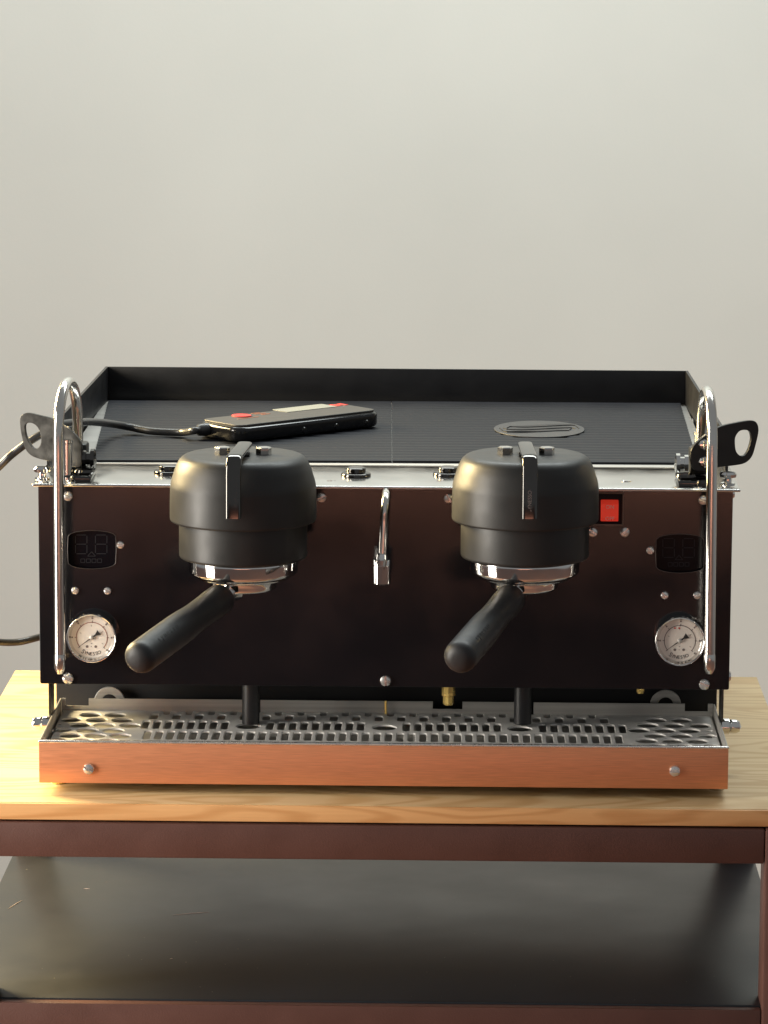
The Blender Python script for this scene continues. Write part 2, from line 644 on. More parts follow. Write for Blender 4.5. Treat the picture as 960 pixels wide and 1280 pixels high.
# cup tray on top
TZ = ZT + .0020
bm = bmesh.new(); box(bm, PXL + .012, PXR - .012, .118, YBK + .002, ZT + .0003, TZ, .0006)
tray_top = mpart('cup_tray', bm, BRUSHED)
RZ = on_y(490, 461, YBK).z
BXL, BXR = on_y(135, 458, YBK).x, on_y(857, 463, YBK).x
bm = bmesh.new(); box(bm, BXL, BXR, YBK, YBK + .003, ZT + .0004, RZ, .0006)
mpart('rim_back', bm, BLACK)
for s, xb, xf in ((1, BXL, PXL + .001), (-1, BXR, PXR - .001)):
    bm = bmesh.new()
    y0 = .10
    zf = RZ - .003
    vs = [(xb, YBK + .003, ZT + .0004), (xf, y0, ZT + .0004), (xf, y0 + .0, zf), (xb, YBK + .003, RZ)]
    A = [bm.verts.new(v) for v in vs]
    B = [bm.verts.new((v[0] - s * .003, v[1], v[2])) for v in vs]
    bm.faces.new(A); bm.faces.new(B)
    for i in range(4):
        j = (i + 1) % 4
        bm.faces.new((A[i], A[j], B[j], B[i]))
    bmesh.ops.recalc_face_normals(bm, faces=bm.faces)
    mpart('rim_side', bm, BLACK)


# ---- screws
def screw_bm(r, ang, slot='slot'):
    """slotted pan head facing -Y, axis through origin"""
    bm = bmesh.new()
    seg = 20
    M = Matrix.Rotation(R(90), 4, 'X')
    prof = [(r * 1.0, 0), (r * 1.0, r * .22), (r * .86, r * .46), (r * .55, r * .62), (0, r * .68)]
    lathe(bm, prof, seg, M)
    n0 = len(bm.verts)
    return bm


SCREW_ME = {}


def screw(px, py, r, Y, ang, parent=None, mname=SCREWM):
    p = on_y(px, py, Y)
    # head cut by a real slot: two half domes with a groove between
    key = round(r, 4)
    if key not in SCREW_ME:
        bm = bmesh.new()
        g = r * .19
        for s in (1, -1):
            n0 = len(bm.verts)
            bm2 = bmesh.new()
            lathe(bm2, [(0, 0), (r, 0), (r, r * .25), (r * .86, r * .48), (r * .5, r * .64), (0, r * .70)], 20)
            geom = bm2.verts[:] + bm2.edges[:] + bm2.faces[:]
            res = bmesh.ops.bisect_plane(bm2, geom=geom, plane_co=(0, s * g, 0), plane_no=(0, -s, 0), clear_outer=True)
            ed = [e for e in res['geom_cut'] if isinstance(e, bmesh.types.BMEdge)]
            bmesh.ops.holes_fill(bm2, edges=ed)
            t = bpy.data.meshes.new('t'); bm2.to_mesh(t); bm2.free()
            bm.from_mesh(t); bpy.data.meshes.remove(t)
        lathe(bm, [(0, 0), (r * .93, 0), (r * .93, r * .08), (0, r * .08)], 20)
        me = bpy.data.meshes.new('screw'); bm.to_mesh(me); bm.free()
        me.transform(FRONT)
        SCREW_ME[key] = me
        o = link('screw', me, mname, None, 30)
    else:
        o = bpy.data.objects.new('screw', SCREW_ME[key])
        COL.objects.link(o)
    o.location = p
    o.rotation_euler = (0, R(ang), 0)
    world_child(o, parent or mc)
    return o


S1 = .0050
for i, (px, py, r) in enumerate(((85, 620, S1), (402, 622, S1), (561, 623, S1), (879, 625, S1), (741, 665, S1), (781, 665, S1),
                                 (150.5, 681, .0039), (813, 688, .0040), (94, 738, .0039), (134.5, 738.5, .0039), (831, 744, .0040), (871.5, 744, .0040),
                                 (85, 848, .0058), (482, 851, .0056), (880.5, 855.5, .0056))):
    screw(px, py, r, -.0001, (35, -20, 60, 15, 35, -45, 10, 50, -30, 25, 40, -15, 30, 85, 20)[i])
# bolts standing on the side panels
for px, py, s in ((918.5, 617, 1), (915.5, 846, 1)):
    p = on_y(px, py, .012)
    bm = bmesh.new()
    lathe(bm, [(0, 0), (.006, 0), (.006, .0012), (.0045, .003), (0, .0036)], 20, at(PXR - .0003, .016, p.z) @ Matrix.Rotation(R(90), 4, 'Y'))
    mpart('side_screw', bm, CHROME)


# ---- displays
def display(D, nm):
    x0, x1, y0, y1 = D
    me = plate_mesh([disp_loop(*D, g=.05)], .0015)
    d = mlink('display', me, SCREEN, at(0, .0046, 0) @ FRONT)
    # thin bright edge of the cut-out
    me = plate_mesh([disp_loop(*D, g=.012), disp_loop(*D, g=-.012)], .0012, .0002)
    mlink('display_bezel', me, mat('bezel_edge', (0.13, 0.12, 0.115), 0.3, 0.8), at(0, -.0004, 0) @ FRONT, d)
    bm = bmesh.new()

    def seg(ax, ay, bx, by, wd=.55):
        a, b = Vector((*pf(ax, ay),)), Vector((*pf(bx, by),))
        d_ = (b - a).normalized()
        n_ = Vector((-d_.y, d_.x)) * wd * .0004
        v = [bm.verts.new((q.x, .00375, q.y)) for q in (a + n_, b + n_, b - n_, a - n_)]
        bm.faces.new(v)
    h = y1 - y0
    for cx in (x0 + 16.5, x0 + 41.5):
        wd = 12
        ya, yb, yc = y0 + 6.5, y0 + 18, y0 + 30
        L, Rr = cx - wd / 2, cx + wd / 2
        for g in ((L, ya, Rr, ya), (L, yb, Rr, yb), (L, yc, Rr, yc), (L - 1.2, ya + 1, L - 1.2, yb - 1), (Rr + 1.2, ya + 1, Rr + 1.2, yb - 1),
                  (L - 1.2, yb + 1, L - 1.2, yc - 1), (Rr + 1.2, yb + 1, Rr + 1.2, yc - 1)):
            seg(*g, 1.0)
    cx = x0 + 29.5
    for g in ((cx - 5, y0 + 33, cx, y0 + 27.5), (cx, y0 + 27.5, cx + 5, y0 + 33), (cx - 5, y0 + 33, cx + 5, y0 + 33)):
        seg(*g, .8)
    for k in range(4):
        xa = x0 + 16 + k * 7
        for g in ((xa, y0 + 36.5, xa + 5, y0 + 36.5), (xa, y0 + 41, xa + 5, y0 + 41), (xa, y0 + 36.5, xa, y0 + 41), (xa + 5, y0 + 36.5, xa + 5, y0 + 41)):
            seg(*g, .8)
    mpart('segments', bm, SEG, d, 0)
    return d


display(DL, 'left')
display(DR, 'right')

# ---- red rocker switch
swp = on_y(757, 636, 0)
hx, hz = (SW[1] - SW[0]) / 2 * sc(0), (SW[3] - SW[2]) / 2 * sc(0)
cxs = on_y((SW[0] + SW[1]) / 2, 636, 0).x
me = plate_mesh([rrect(cxs - hx - .0008, cxs + hx + .0008, swp.z - hz - .0008, swp.z + hz + .0008, .001),
                 rrect(cxs - hx + .0006, cxs + hx - .0006, swp.z - hz + .0006, swp.z + hz - .0006, .0006)], .0016, .0003)
swb = mlink('switch_bezel', me, mat('bezel_line', (0.16, 0.13, 0.11), 0.35, 0.6), at(0, -.0006, 0) @ FRONT)
bm = bmesh.new(); box(bm, cxs - hx - .001, cxs + hx + .001, .0034, .0054, swp.z - hz - .001, swp.z + hz + .001)
mpart('switch_plate', bm, DARK, swb)
rx0, rx1 = on_y(751, 638, 0).x, on_y(773, 638, 0).x
rz0, rz1 = on_y(762, 652, 0).z, on_y(762, 625, 0).z
# rocker: a shallow V profile
bm = bmesh.new()
zm = rz0 + (rz1 - rz0) * .80
prof = [(.0033, rz0), (-.0005, rz0 + .0004), (-.0022, rz0 + .003), (-.0022, zm), (.0018, rz1 - .0004), (.0033, rz1)]
A = [bm.verts.new((rx0, y, z)) for y, z in prof]
B = [bm.verts.new((rx1, y, z)) for y, z in prof]
bm.faces.new(A); bm.faces.new(B)
for i in range(len(prof)):
    j = (i + 1) % len(prof)
    bm.faces.new((A[i], A[j], B[j], B[i]))
bmesh.ops.recalc_face_normals(bm, faces=bm.faces)
bmesh.ops.bevel(bm, geom=list(bm.edges), offset=.0004, segments=2, affect='EDGES')
mpart('rocker', bm, RED, swb, 30)
bm = bmesh.new()
for body, py in (('ON', 633.5), ('OFF', 648)):
    add_mesh(bm, text_mesh(body, .0054, .0001), at((rx0 + rx1) / 2 + .0003, -.00235, on_y(762, py, 0).z) @ FRONT)
mpart('switch_lettering', bm, WHITEPRINT, swb, 0)


# ---- gauges
def gauge(cx, cy, tick_red):
    Y = -.013
    p = on_y(cx, cy, Y)
    s = sc(Y)
    r = 32.3 * s
    M = at(p.x, 0, p.z) @ FRONT                     # local z -> -Y
    bm = bmesh.new()
    prof = [(r * .80, .010), (r * .86, .0125), (r * .90, .0155), (r * .955, .0165), (r, .014), (r, .0005)]
    lathe(bm, round_prof(prof, .0015, 3), 64, M)
    g = mpart('gauge', bm, CHROME)
    bm = bmesh.new(); lathe(bm, [(0, .0105), (r * .83, .0105)], 64, M)
    mpart('dial', bm, DIAL, g, 0)
    z = .0107
    bm = bmesh.new()                                # scale arc
    ra = r * .62

    def quad(b, pts, zz=z):
        b.faces.new([b.verts.new(M @ Vector((x, y, zz))) for x, y in pts])
    n = 40
    for i in range(n):
        a0, a1 = R(218 - (258 * i / n)), R(218 - (258 * (i + 1) / n))
        quad(bm, [(ra * math.cos(a0), ra * math.sin(a0)), (ra * math.cos(a1), ra * math.sin(a1)),
                  (ra * .955 * math.cos(a1), ra * .955 * math.sin(a1)), (ra * .955 * math.cos(a0), ra * .955 * math.sin(a0))])
    mpart('scale_arc', bm, INKRED if not tick_red else INKSOFT, g, 0)
    bm = bmesh.new()
    for k, a in enumerate((218, 180, 133, 88, 43, 0, -40)):
        a = R(a)
        c, s_ = math.cos(a), math.sin(a)
        wd = r * .012
        for (ia, ib, w2) in ((.58, .67, wd), (.74, .80, wd * 2.6)):
            if ib > .7 and k == 0:
                continue
            quad(bm, [(r * ia * c - s_ * w2, r * ia * s_ + c * w2), (r * ib * c - s_ * w2, r * ib * s_ + c * w2),
                      (r * ib * c + s_ * w2, r * ib * s_ - c * w2), (r * ia * c + s_ * w2, r * ia * s_ - c * w2)])
    for a in (158, 92, 30, -30):
        a = R(a)
        c, s_ = math.cos(a), math.sin(a)
        wd = r * .009
        quad(bm, [(r * .44 * c - s_ * wd, r * .44 * s_ + c * wd), (r * .51 * c - s_ * wd, r * .51 * s_ + c * wd),
                  (r * .51 * c + s_ * wd, r * .51 * s_ - c * wd), (r * .44 * c + s_ * wd, r * .44 * s_ - c * wd)])
    for x in (-.19, .15):
        quad(bm, [(r * x + r * .055 * math.cos(2 * PI * i / 10), -r * .36 + r * .055 * math.sin(2 * PI * i / 10)) for i in range(10)])
    quad(bm, [(-.04 * r, -.35 * r), (.0 * r, -.35 * r), (0, -.375 * r), (-.04 * r, -.375 * r)])
    quad(bm, [(-.04 * r, -.22 * r), (.02 * r, -.22 * r), (.02 * r, -.245 * r), (-.04 * r, -.245 * r)])
    mpart('dial_marks', bm, INKSOFT, g, 0)
    if tick_red:
        bm = bmesh.new()
        for x in (-.20, -.03):
            quad(bm, [(r * x + r * .045 * math.cos(2 * PI * i / 10), r * .50 + r * .03 * math.sin(2 * PI * i / 10)) for i in range(10)])
        mpart('red_marks', bm, REDP, g, 0)
    bm = bmesh.new()                                # maker's name on an arc
    word = 'SYNESSO'
    for i, ch in enumerate(word):
        a = R(-122 + i * 9.6)
        rr = r * .66
        sz = r * (.25 if i == 0 else .19)
        add_mesh(bm, text_mesh(ch, sz, .00003), M @ at(rr * math.cos(a), rr * math.sin(a), z) @ Matrix.Rotation(a + PI / 2, 4, 'Z'))
    mpart('dial_lettering', bm, INK, g, 0)
    bm = bmesh.new()                                # needle
    a = R(216)
    c, s_ = math.cos(a), math.sin(a)

    def rot(x, y):
        return (x * c - y * s_, x * s_ + y * c)
    quad(bm, [rot(r * .72, 0), rot(0, r * .028), rot(-r * .18, r * .03), rot(-r * .36, r * .12), rot(-r * .36, -r * .12), rot(-r * .18, -r * .03), rot(0, -r * .028)], .0118)
    mpart('needle', bm, INK, g, 0)
    bm = bmesh.new(); lathe(bm, [(r * .085, .0105), (r * .085, .0122), (r * .05, .0128), (0, .0130)], 20, M)
    mpart('needle_hub', bm, BRUSHED, g)
    # glass lens
    return g


gauge(114.5, 797.5, False)
gauge(850, 801.5, True)

# ---- buttons on the top plate
for px, py in ((445, 595), (560, 594), (211, 592)):
    p = on_z(px, py, ZT)
    bm = bmesh.new()
    lathe(bm, round_prof([(0, 0), (.0155, 0), (.0155, .0012), (.0150, .0035), (.0108, .0045), (.0100, .0046)], .001, 3), 36, at(p.x, p.y, ZT - .0002))
    b_ = mpart('button', bm, BLKCHR)
    bm = bmesh.new()
    lathe(bm, round_prof([(.0102, .0020), (.0102, .0082), (.0085, .0092), (0, .0088)], .0008, 3), 36, at(p.x, p.y, ZT))
    mpart('button_cap', bm, BLKCHR, b_)
p = on_z(783, 601.5, ZT)
bm = bmesh.new(); lathe(bm, [(0, 0), (.0052, 0), (.0050, .0010), (.003, .0018), (0, .0020)], 24, at(p.x, p.y, ZT - .0002))
mpart('plate_screw', bm, CHROME)
for px, py in ((412, 601), (549, 601)):             # little etched marks beside the buttons
    p = on_z(px, py, ZT)
    bm = bmesh.new()
    n_ = 18
    for i in range(n_):
        a0, a1 = 2 * PI * i / n_ * .85 + .4, 2 * PI * (i + 1) / n_ * .85 + .4
        q = [(.0026 * math.cos(a0), .004 * math.sin(a0)), (.0026 * math.cos(a1), .004 * math.sin(a1)),
             (.0018 * math.cos(a1), .003 * math.sin(a1)), (.0018 * math.cos(a0), .003 * math.sin(a0))]
        bm.faces.new([bm.verts.new((p.x + x, p.y + y, ZT + .0002)) for x, y in q])
    for x0, x1 in ((.0005, .003), (.0042, .0062)):
        bm.faces.new([bm.verts.new((p.x + x, p.y + y, ZT + .00025)) for x, y in ((x0, -.0006), (x1, -.0006), (x1, .0008), (x0, .0008))])
    mpart('etched_mark', bm, INKSOFT, None, 0)

# ---- group heads
YG = -.084
GK = sc(YG)


def group_head(cx, paddle_px, paddle_yaw):
    ax = on_y(cx, 640, YG).x
    zz = lambda py: on_y(cx, py, YG).z
    M = at(ax, YG, 0)
    # lower body + neck to the panel
    bm = bmesh.new()
    prof = [(.045, zz(640)), (80.5 * GK, zz(640)), (80.5 * GK, zz(693)), (79 * GK, zz(695.5)), (66 * GK, zz(696)), (64 * GK, zz(706)), (50 * GK, zz(706))]
    lathe(bm, round_prof(prof, .0012, 3), 96, M)
    g = mpart('group_head', bm, CAP)
    bm = bmesh.new(); box(bm, ax - .034, ax + .034, YG + .03, .0006, zz(690), zz(600), .004)
    mpart('neck', bm, BLACK, g)
    bm = bmesh.new()
    prof = [(0, zz(567)), (66 * GK, zz(567.5)), (74 * GK, zz(569)), (80 * GK, zz(574)), (85 * GK, zz(584)), (90.0 * GK, zz(600)), (91.3 * GK, zz(606)),
            (92 * GK, zz(630)), (92 * GK, zz(647.5)), (91 * GK, zz(649.5)), (84 * GK, zz(650)), (80.6 * GK, zz(650))]
    lathe(bm, round_prof(prof, .0035, 4), 96, M)
    mpart('bell_cap', bm, CAP, g, 28)
    # chrome lock ring
    bm = bmesh.new()
    prof = [(62 * GK, zz(690)), (68.5 * GK, zz(697)), (69 * GK, zz(699)), (68.5 * GK, zz(713)), (66.5 * GK, zz(716)), (60 * GK, zz(719)), (58 * GK, zz(721.5)), (50 * GK, zz(722.5)), (38 * GK, zz(719))]
    lathe(bm, round_prof(prof, .001, 3), 96, M)
    mpart('lock_ring', bm, CHROME, g)
    # paddle: flat chrome bar lying on the cap, bent down over its front
    zt = zz(567)
    yw = R(paddle_yaw)
    dirv = Vector((math.sin(yw), -math.cos(yw), 0))
    side = Vector((math.cos(yw), math.sin(yw), 0))
    path = []
    Lr = 95.0 * GK + .004
    hb = on_y(cx, 648, YG - Lr).z
    c0 = Vector((ax, YG, zt + .0068))
    path.append(c0 - dirv * .014)
    path.append(c0 - dirv * .006)
    path.append(c0 + dirv * (Lr - .014))
    for k in range(1, 7):
        t = R(90 * k / 6)
        path.append(c0 + dirv * (Lr - .014 + .014 * math.sin(t)) + Vector((0, 0, -.014 * (1 - math.cos(t)))))
    pb = c0 + dirv * (Lr + .001)
    path.append(Vector((pb.x, pb.y, hb)))
    bm = bmesh.new()
    rings = []
    hw, th = .0075, .0066
    for i, q in enumerate(path):
        t = (path[min(i + 1, len(path) - 1)] - path[max(i - 1, 0)]).normalized()
        n_ = side.cross(t).normalized()
        sect = []
        for (u, v) in [(hw * math.copysign(abs(math.cos(a)) ** .55, math.cos(a)), th / 2 * math.copysign(abs(math.sin(a)) ** .7, math.sin(a))) for a in [2 * PI * k_ / 36 for k_ in range(36)]]:
            sect.append(bm.verts.new(q + side * u + n_ * v))
        rings.append(sect)
    for a, b in zip(rings[:-1], rings[1:]):
        for i in range(len(a)):
            j = (i + 1) % len(a)
            bm.faces.new((a[i], a[j], b[j], b[i]))
    bm.faces.new(rings[0]); bm.faces.new(rings[-1])
    bmesh.ops.recalc_face_normals(bm, faces=bm.faces)
    pd = mpart('paddle', bm, BLKCHR, g, 40)
    # pivot block under the bar
    bm = bmesh.new(); box(bm, -.0065, .0065, -.020, .010, -.001, .0045, .001)
    tf(bm, 0, at(ax, YG, zt) @ Matrix.Rotation(-yw, 4, 'Z'))
    mpart('pivot_block', bm, BLKCHR, g)
    for bx in (-.0205, .0205):
        bm = bmesh.new()
        lathe(bm, [(0, 0), (.0078, 0), (.0078, .0066), (.0070, .0075), (0, .0078)], 6, at(ax + bx, YG - .002, zt - .0005) @ Matrix.Rotation(R(12), 4, 'Z'))
        mpart('bolt', bm, STEEL, g, 20)
    return ax, g, pb, hb, side, dirv


axL, gL, pbL, hbL, sdL, dvL = group_head(304, 293, -3.6)
axR, gR, pbR, hbR, sdR, dvR = group_head(656.5, 658, 2.0)
# maker's name down the paddle of the group beside the red switch
bm = bmesh.new()
add_mesh(bm, text_mesh('SYNESSO', .0052, .0001), at(pbR.x, pbR.y - .0030, hbR + .0175) @ FRONT @ Matrix.Rotation(R(90), 4, 'Z'))
mpart('paddle_lettering', bm, INKSOFT, gR, 0)

# ---- hot water tap
YT = -.035
bm = bmesh.new()
T = [Vector((on_y(482.5, 612, .0).x, .006, on_y(482, 622, -.01).z + .004)), on_y(482.5, 619, -.012) + Vector((0, 0, .003)), on_y(482.3, 622, -.026), on_y(481.3, 634, YT), on_y(480, 655, YT - .001), on_y(478.3, 694, YT - .002)]
tube(bm, spline(T, 8), 5.3 * sc(YT), 20)
tap = mpart('hot_water_tap', bm, WAND)
p = on_y(477.5, 692, YT - .002)
bm = bmesh.new()
k = sc(YT)
z0 = on_y(477, 730, YT - .002).z
z1 = on_y(477, 692, YT - .002).z
zc = on_y(477, 699, YT - .002).z
zl = on_y(477, 706, YT - .002).z
prof = [(0, z0 + .001), (9 * k, z0), (11 * k, z0 + .0012), (11.6 * k, zl - .0006), (11.0 * k, zl - .0003), (11.0 * k, zl + .0002), (11.6 * k, zl + .0006), (11.6 * k, zc), (8 * k, zc + .0006), (7.2 * k, z1), (5 * k, z1 + .0008), (0, z1 + .0008)]
lathe(bm, prof, 28, at(p.x, YT - .002, 0))
mpart('nozzle', bm, CHROME, tap, 20)


# ---- steam wands and their levers
def wand(pf_top, pf_bot, pxb, apex):
    Yf, Yb = -.042, .050
    k = sc(Yf)
    r = 6.8 * k
    top = on_y(pf_top, 560, Yf)
    bot = on_y(pf_bot, 842, Yf)
    back = on_y(pxb, 520, Yb)
    za = on_y((pf_top + pxb) / 2, apex, (Yf + Yb) / 2).z - r
    a = Vector((top.x, Yf, 0))
    b = Vector((back.x, Yb, 0))
    mid = (a + b) / 2
    half = (a - b).length / 2
    zc = za - half * 1.05
    pts = [Vector((b.x, b.y, ZT + .004)), Vector((b.x, b.y, (ZT + zc) / 2)), Vector((b.x, b.y, zc))]
    n = 18
    for i in range(1, n):
        t = PI * i / n
        pts.append(mid + (b - a) / 2 * math.cos(t) + Vector((0, 0, zc + half * 1.05 * math.sin(t))))
    pts.append(Vector((a.x, a.y, zc)))
    zj = on_y(pf_bot, 818, Yf).z
    e = Vector((bot.x, Yf, zj))
    s = Vector((a.x, a.y, zc))
    for t in (.1, .3, .6, 1):
        pts.append(s.lerp(e, t))
    bm = bmesh.new(); tube(bm, pts, r, 24)
    wv = mpart('steam_wand', bm, WAND)
    bm = bmesh.new()
    zb = bot.z
    lathe(bm, [(0, zb), (r * .55, zb), (r * .86, zb + .003), (r * 1.07, zb + .006), (r * 1.07, zj - .001), (r * 1.0, zj + .0005), (0, zj + .0005)], 24, at(bot.x, Yf, 0))
    mpart('steam_tip', bm, WAND, wv)
    return wv


wand(73, 75, 97, 471)
wand(890, 886.5, 877, 482)


def plate_px(outline, hole, Y, thick, yaw_deg, pivot_px, m, name, hole_n=5):
    """bent-plate lever traced in the plane at depth Y, then turned about a vertical line"""
    piv = on_y(*pivot_px, Y)
    lo = smooth_loop([pf(*q, Y) for q in outline], 5)
    lps = [lo]
    if hole:
        lps.append(smooth_loop([pf(*q, Y) for q in hole], hole_n))
    me = plate_mesh(lps, thick, .0005)
    ca = 1 / math.cos(R(yaw_deg))
    me.transform(at(0, Y, 0) @ FRONT)
    me.transform(at(piv.x, Y, 0) @ Matrix.Rotation(R(yaw_deg), 4, 'Z') @ Matrix.Diagonal((ca, 1, 1, 1)) @ at(-piv.x, -Y, 0))
    return world_child(link(name, me, m, None, 30), mc)


# lever by the cable side (dark bare steel)
out = [(24, 527), (27, 520), (35, 517.5), (50, 520), (66, 523.5), (82, 532), (94, 541), (102, 551), (103.5, 562), (103, 580), (97, 583), (80, 582), (66, 577.5), (48, 574), (38, 570), (31, 562), (26, 545)]
hol = [(30.5, 535), (33, 530.5), (40, 530), (47, 535), (51, 545), (51, 555), (47, 561), (42, 561.5), (37, 556), (32, 546)]
lv = plate_px(out, hol, .030, .0045, -16, (75, 550), LEVER_S, 'steam_lever')
# lever by the other wand (black)
out = [(862, 566), (866, 556), (876, 547), (886, 540), (900, 533), (920, 529), (938, 527), (946, 530), (948.5, 540), (945, 557), (940, 572), (931, 580), (917, 582.5), (898, 584), (880, 587.5), (866, 585)]
hol = [(918.5, 556), (919, 547), (924, 540), (931, 538.5), (937, 541), (939, 550), (936, 562), (931, 570), (925, 570.5), (920, 565)]
lv2 = plate_px(out, hol, .030, .0050, 14, (890, 556), LEVER_B, 'steam_lever')
for px, py in ((880.5, 556), (880.5, 577.5)):
    p = on_y(px, py, .0245)
    bm = bmesh.new(); lathe(bm, [(0, -.001), (.0058, 0), (.0058, .003), (.0045, .0045), (0, .005)], 8, at(p.x, .026, p.z) @ FRONT)
    mpart('lever_bolt', bm, CHROME, lv2, 25)
for px, py in ((92, 553), (92, 572)):
    p = on_y(px, py, .0345)
    bm = bmesh.new(); lathe(bm, [(0, -.006), (.0058, -.006), (.0058, .006), (0, .007)], 8, at(p.x, .038, p.z) @ FRONT)
    mpart('lever_bolt', bm, CHROME, lv, 25)


def valve(px, s):
    """chrome valve stem, black clamp and base under each lever; s = +1 towards the machine centre"""
    p = on_y(px, 590, .045)
    bm = bmesh.new()
    zt_ = on_y(px, 546, .03).z
    prof = [(0, ZT), (.0085, ZT), (.0085, ZT + .004), (.0058, ZT + .006), (.0058, zt_ - .004), (.0066, zt_ - .003), (.0066, zt_), (0, zt_ + .0006)]
    lathe(bm, prof, 16, at(p.x, .010 if s > 0 else .066, 0))
    v = mpart('valve_stem', bm, CHROME, None, 25)
    bm = bmesh.new(); box(bm, p.x + s * .010 - .0155, p.x + s * .010 + .0155, .002, .060, ZT - .0002, ZT + .0065, .002)
    mpart('valve_base', bm, BLKCHR, v)
    bm = bmesh.new(); box(bm, p.x - .012, p.x + .018 if s > 0 else p.x + .012, .036, .062, ZT + .0067, ZT + .034, .003)
    mpart('valve_body', bm, LEVER_B, v)
    # pivot nut stack towards the centre
    bm = bmesh.new()
    lathe(bm, [(0, 0), (.0085, 0), (.0085, .004), (.0065, .0045), (.0065, .008), (.010, .0085), (.010, .0125), (.006, .014), (0, .0145)], 12,
          at(p.x + s * .014, .030, ZT + .020) @ Matrix.Rotation(R(90 * s), 4, 'Y'))
    mpart('pivot_nut', bm, CHROME if s < 0 else BLKCHR, v, 25)
    bm = bmesh.new()
    lathe(bm, [(0, 0), (.0095, 0), (.0105, .002), (.0095, .0045), (.004, .0055), (0, .006)], 20, at(p.x + s * .017, .018, ZT + .0064))
    mpart('valve_cap', bm, BLKCHR, v)
    q = p.x - s * .026
    bm = bmesh.new()
    lathe(bm, [(0, 0), (.0075, 0), (.0075, .002), (.004, .003), (.004, .006), (.0085, .008), (.0092, .011), (.007, .0135), (0, .0142)], 20, at(q, .020, ZT - .0002))
    mpart('stop_knob', bm, CHROME, v)
    for dx, dy in ((.006, -.004), (.0, .068)):
        bm = bmesh.new(); lathe(bm, [(0, 0), (.0045, 0), (.0042, .0015), (0, .0025)], 14, at(p.x + s * dx, dy, ZT - .0002))
        mpart('plate_screw', bm, CHROME, v)


valve(88, 1)
valve(876, -1)

# ---- under the panel: drains, brass fittings, washers, pin
for px in (313.5, 653.5):
    p = on_y(px, 870, .030)
    bm = bmesh.new(); lathe(bm, [(0, on_y(px, 897, .03).z - .006), (.0090, on_y(px, 897, .03).z - .006), (.0090, PZ0 + .031), (0, PZ0 + .031)], 28, at(p.x, .030, 0))
    mpart('drain_tube', bm, BLACK)
for px, yb, rr in ((560.5, 881, .0068), (800.5, 866.5, .0050)):
    p = on_y(px, 870, .020)
    zb = on_y(px, yb, .020).z
    bm = bmesh.new(); lathe(bm, [(0, zb), (rr * .62, zb), (rr * .8, zb + .002), (rr * .8, zb + .009), (rr, zb + .010), (rr * 1.02, PZ0 + .031), (0, PZ0 + .031)], 8, at(p.x, .020, 0))
    mpart('brass_fitting', bm, BRASS, None, 25)

# ---- drip tray
YTF, YTB = -.110, None
LZ = on_y(480, 930, YTF).z
CZ0 = on_y(480, 982.5, YTF).z
DXL, DXR = on_y(48.5, 950, YTF).x, on_y(910.5, 950, YTF).x
q = on_z(72.5, 872.5, LZ)
YTB = q.y
bm = bmesh.new(); box(bm, DXL, DXR, YTF, YTF + .0025, CZ0, LZ - .0018, .0006)
tray = mpart('drip_tray', bm, COPPER)
bm = bmesh.new(); box(bm, DXL - .0006, DXR + .0006, YTF - .0008, YTF + .004, LZ - .0020, LZ + .0006, .0011, 3)
mpart('tray_lip', bm, SCREWM, tray)
for x in (DXL, DXR):
    s = 1 if x < 0 else -1
    bm = bmesh.new(); box(bm, min(x + s * .0002, x + s * .0016), max(x + s * .0002, x + s * .0016), YTF + .0042, YTB, CZ0, LZ, .0004)
    mpart('tray_side', bm, BRUSHED, tray)
GZ = on_y(480, 892, YTB).z                    # grille level
bm = bmesh.new(); box(bm, DXL + .0022, DXR - .0022, YTF + .003, YTB - .0005, CZ0 + .0005, GZ - .010)
mpart('tray_floor', bm, BRUSHED, tray)
# back plate with notches: three at the top, two gaps for the tubes
bz = LZ
n1 = (on_y(82, 880, YTB).x, on_y(111, 880, YTB).x)
n2 = (on_y(541, 880, YTB).x, on_y(578, 880, YTB).x)
n3 = (on_y(856, 880, YTB).x, on_y(885, 880, YTB).x)
n4 = (on_y(308, 880, YTB).x, on_y(325.5, 880, YTB).x)
n5 = (on_y(650, 880, YTB).x, on_y(667, 880, YTB).x)
zn = on_y(95, 882, YTB).z
zlow = GZ - .001
prof = [(DXL + .002, CZ0 + .002), (DXR - .002, CZ0 + .002), (DXR - .002, bz)]
for (a, b_), z_ in ((n3, zn), (n5, zlow), (n2, zn), (n4, zlow), (n1, zn)):
    prof += [(b_, bz), (b_, z_), (a, z_), (a, bz)]
prof += [(DXL + .002, bz)]
me = plate_mesh([prof], .0016)
mlink('tray_back', me, BRUSHED, at(0, YTB, 0) @ FRONT, tray, 20)
screw(111, 961, .0056, YTF - .0001, 25, tray)
screw(843.5, 963.5, .0056, YTF - .0001, 0, tray)
for px in (137, 832):                         # steel rings behind the tray
    yb_ = YTB + .014
    p = on_y(px, 877 if px < 400 else 881, yb_)
    rr = 19.5 * sc(yb_)
    me = plate_mesh([circle(p.x, p.z, rr, 40), circle(p.x, p.z, rr * .5, 32)], .003, .0005)
    mlink('ring_washer', me, BRUSHED, at(0, yb_, 0) @ FRONT)
bm = bmesh.new(); p = on_y(482, 876, YTB - .004); q = on_y(482.5, 905, YTB - .006)
tube(bm, [p, p.lerp(q, .5), q], .0013, 8)
mpart('tray_pin', bm, BRASS, tray)
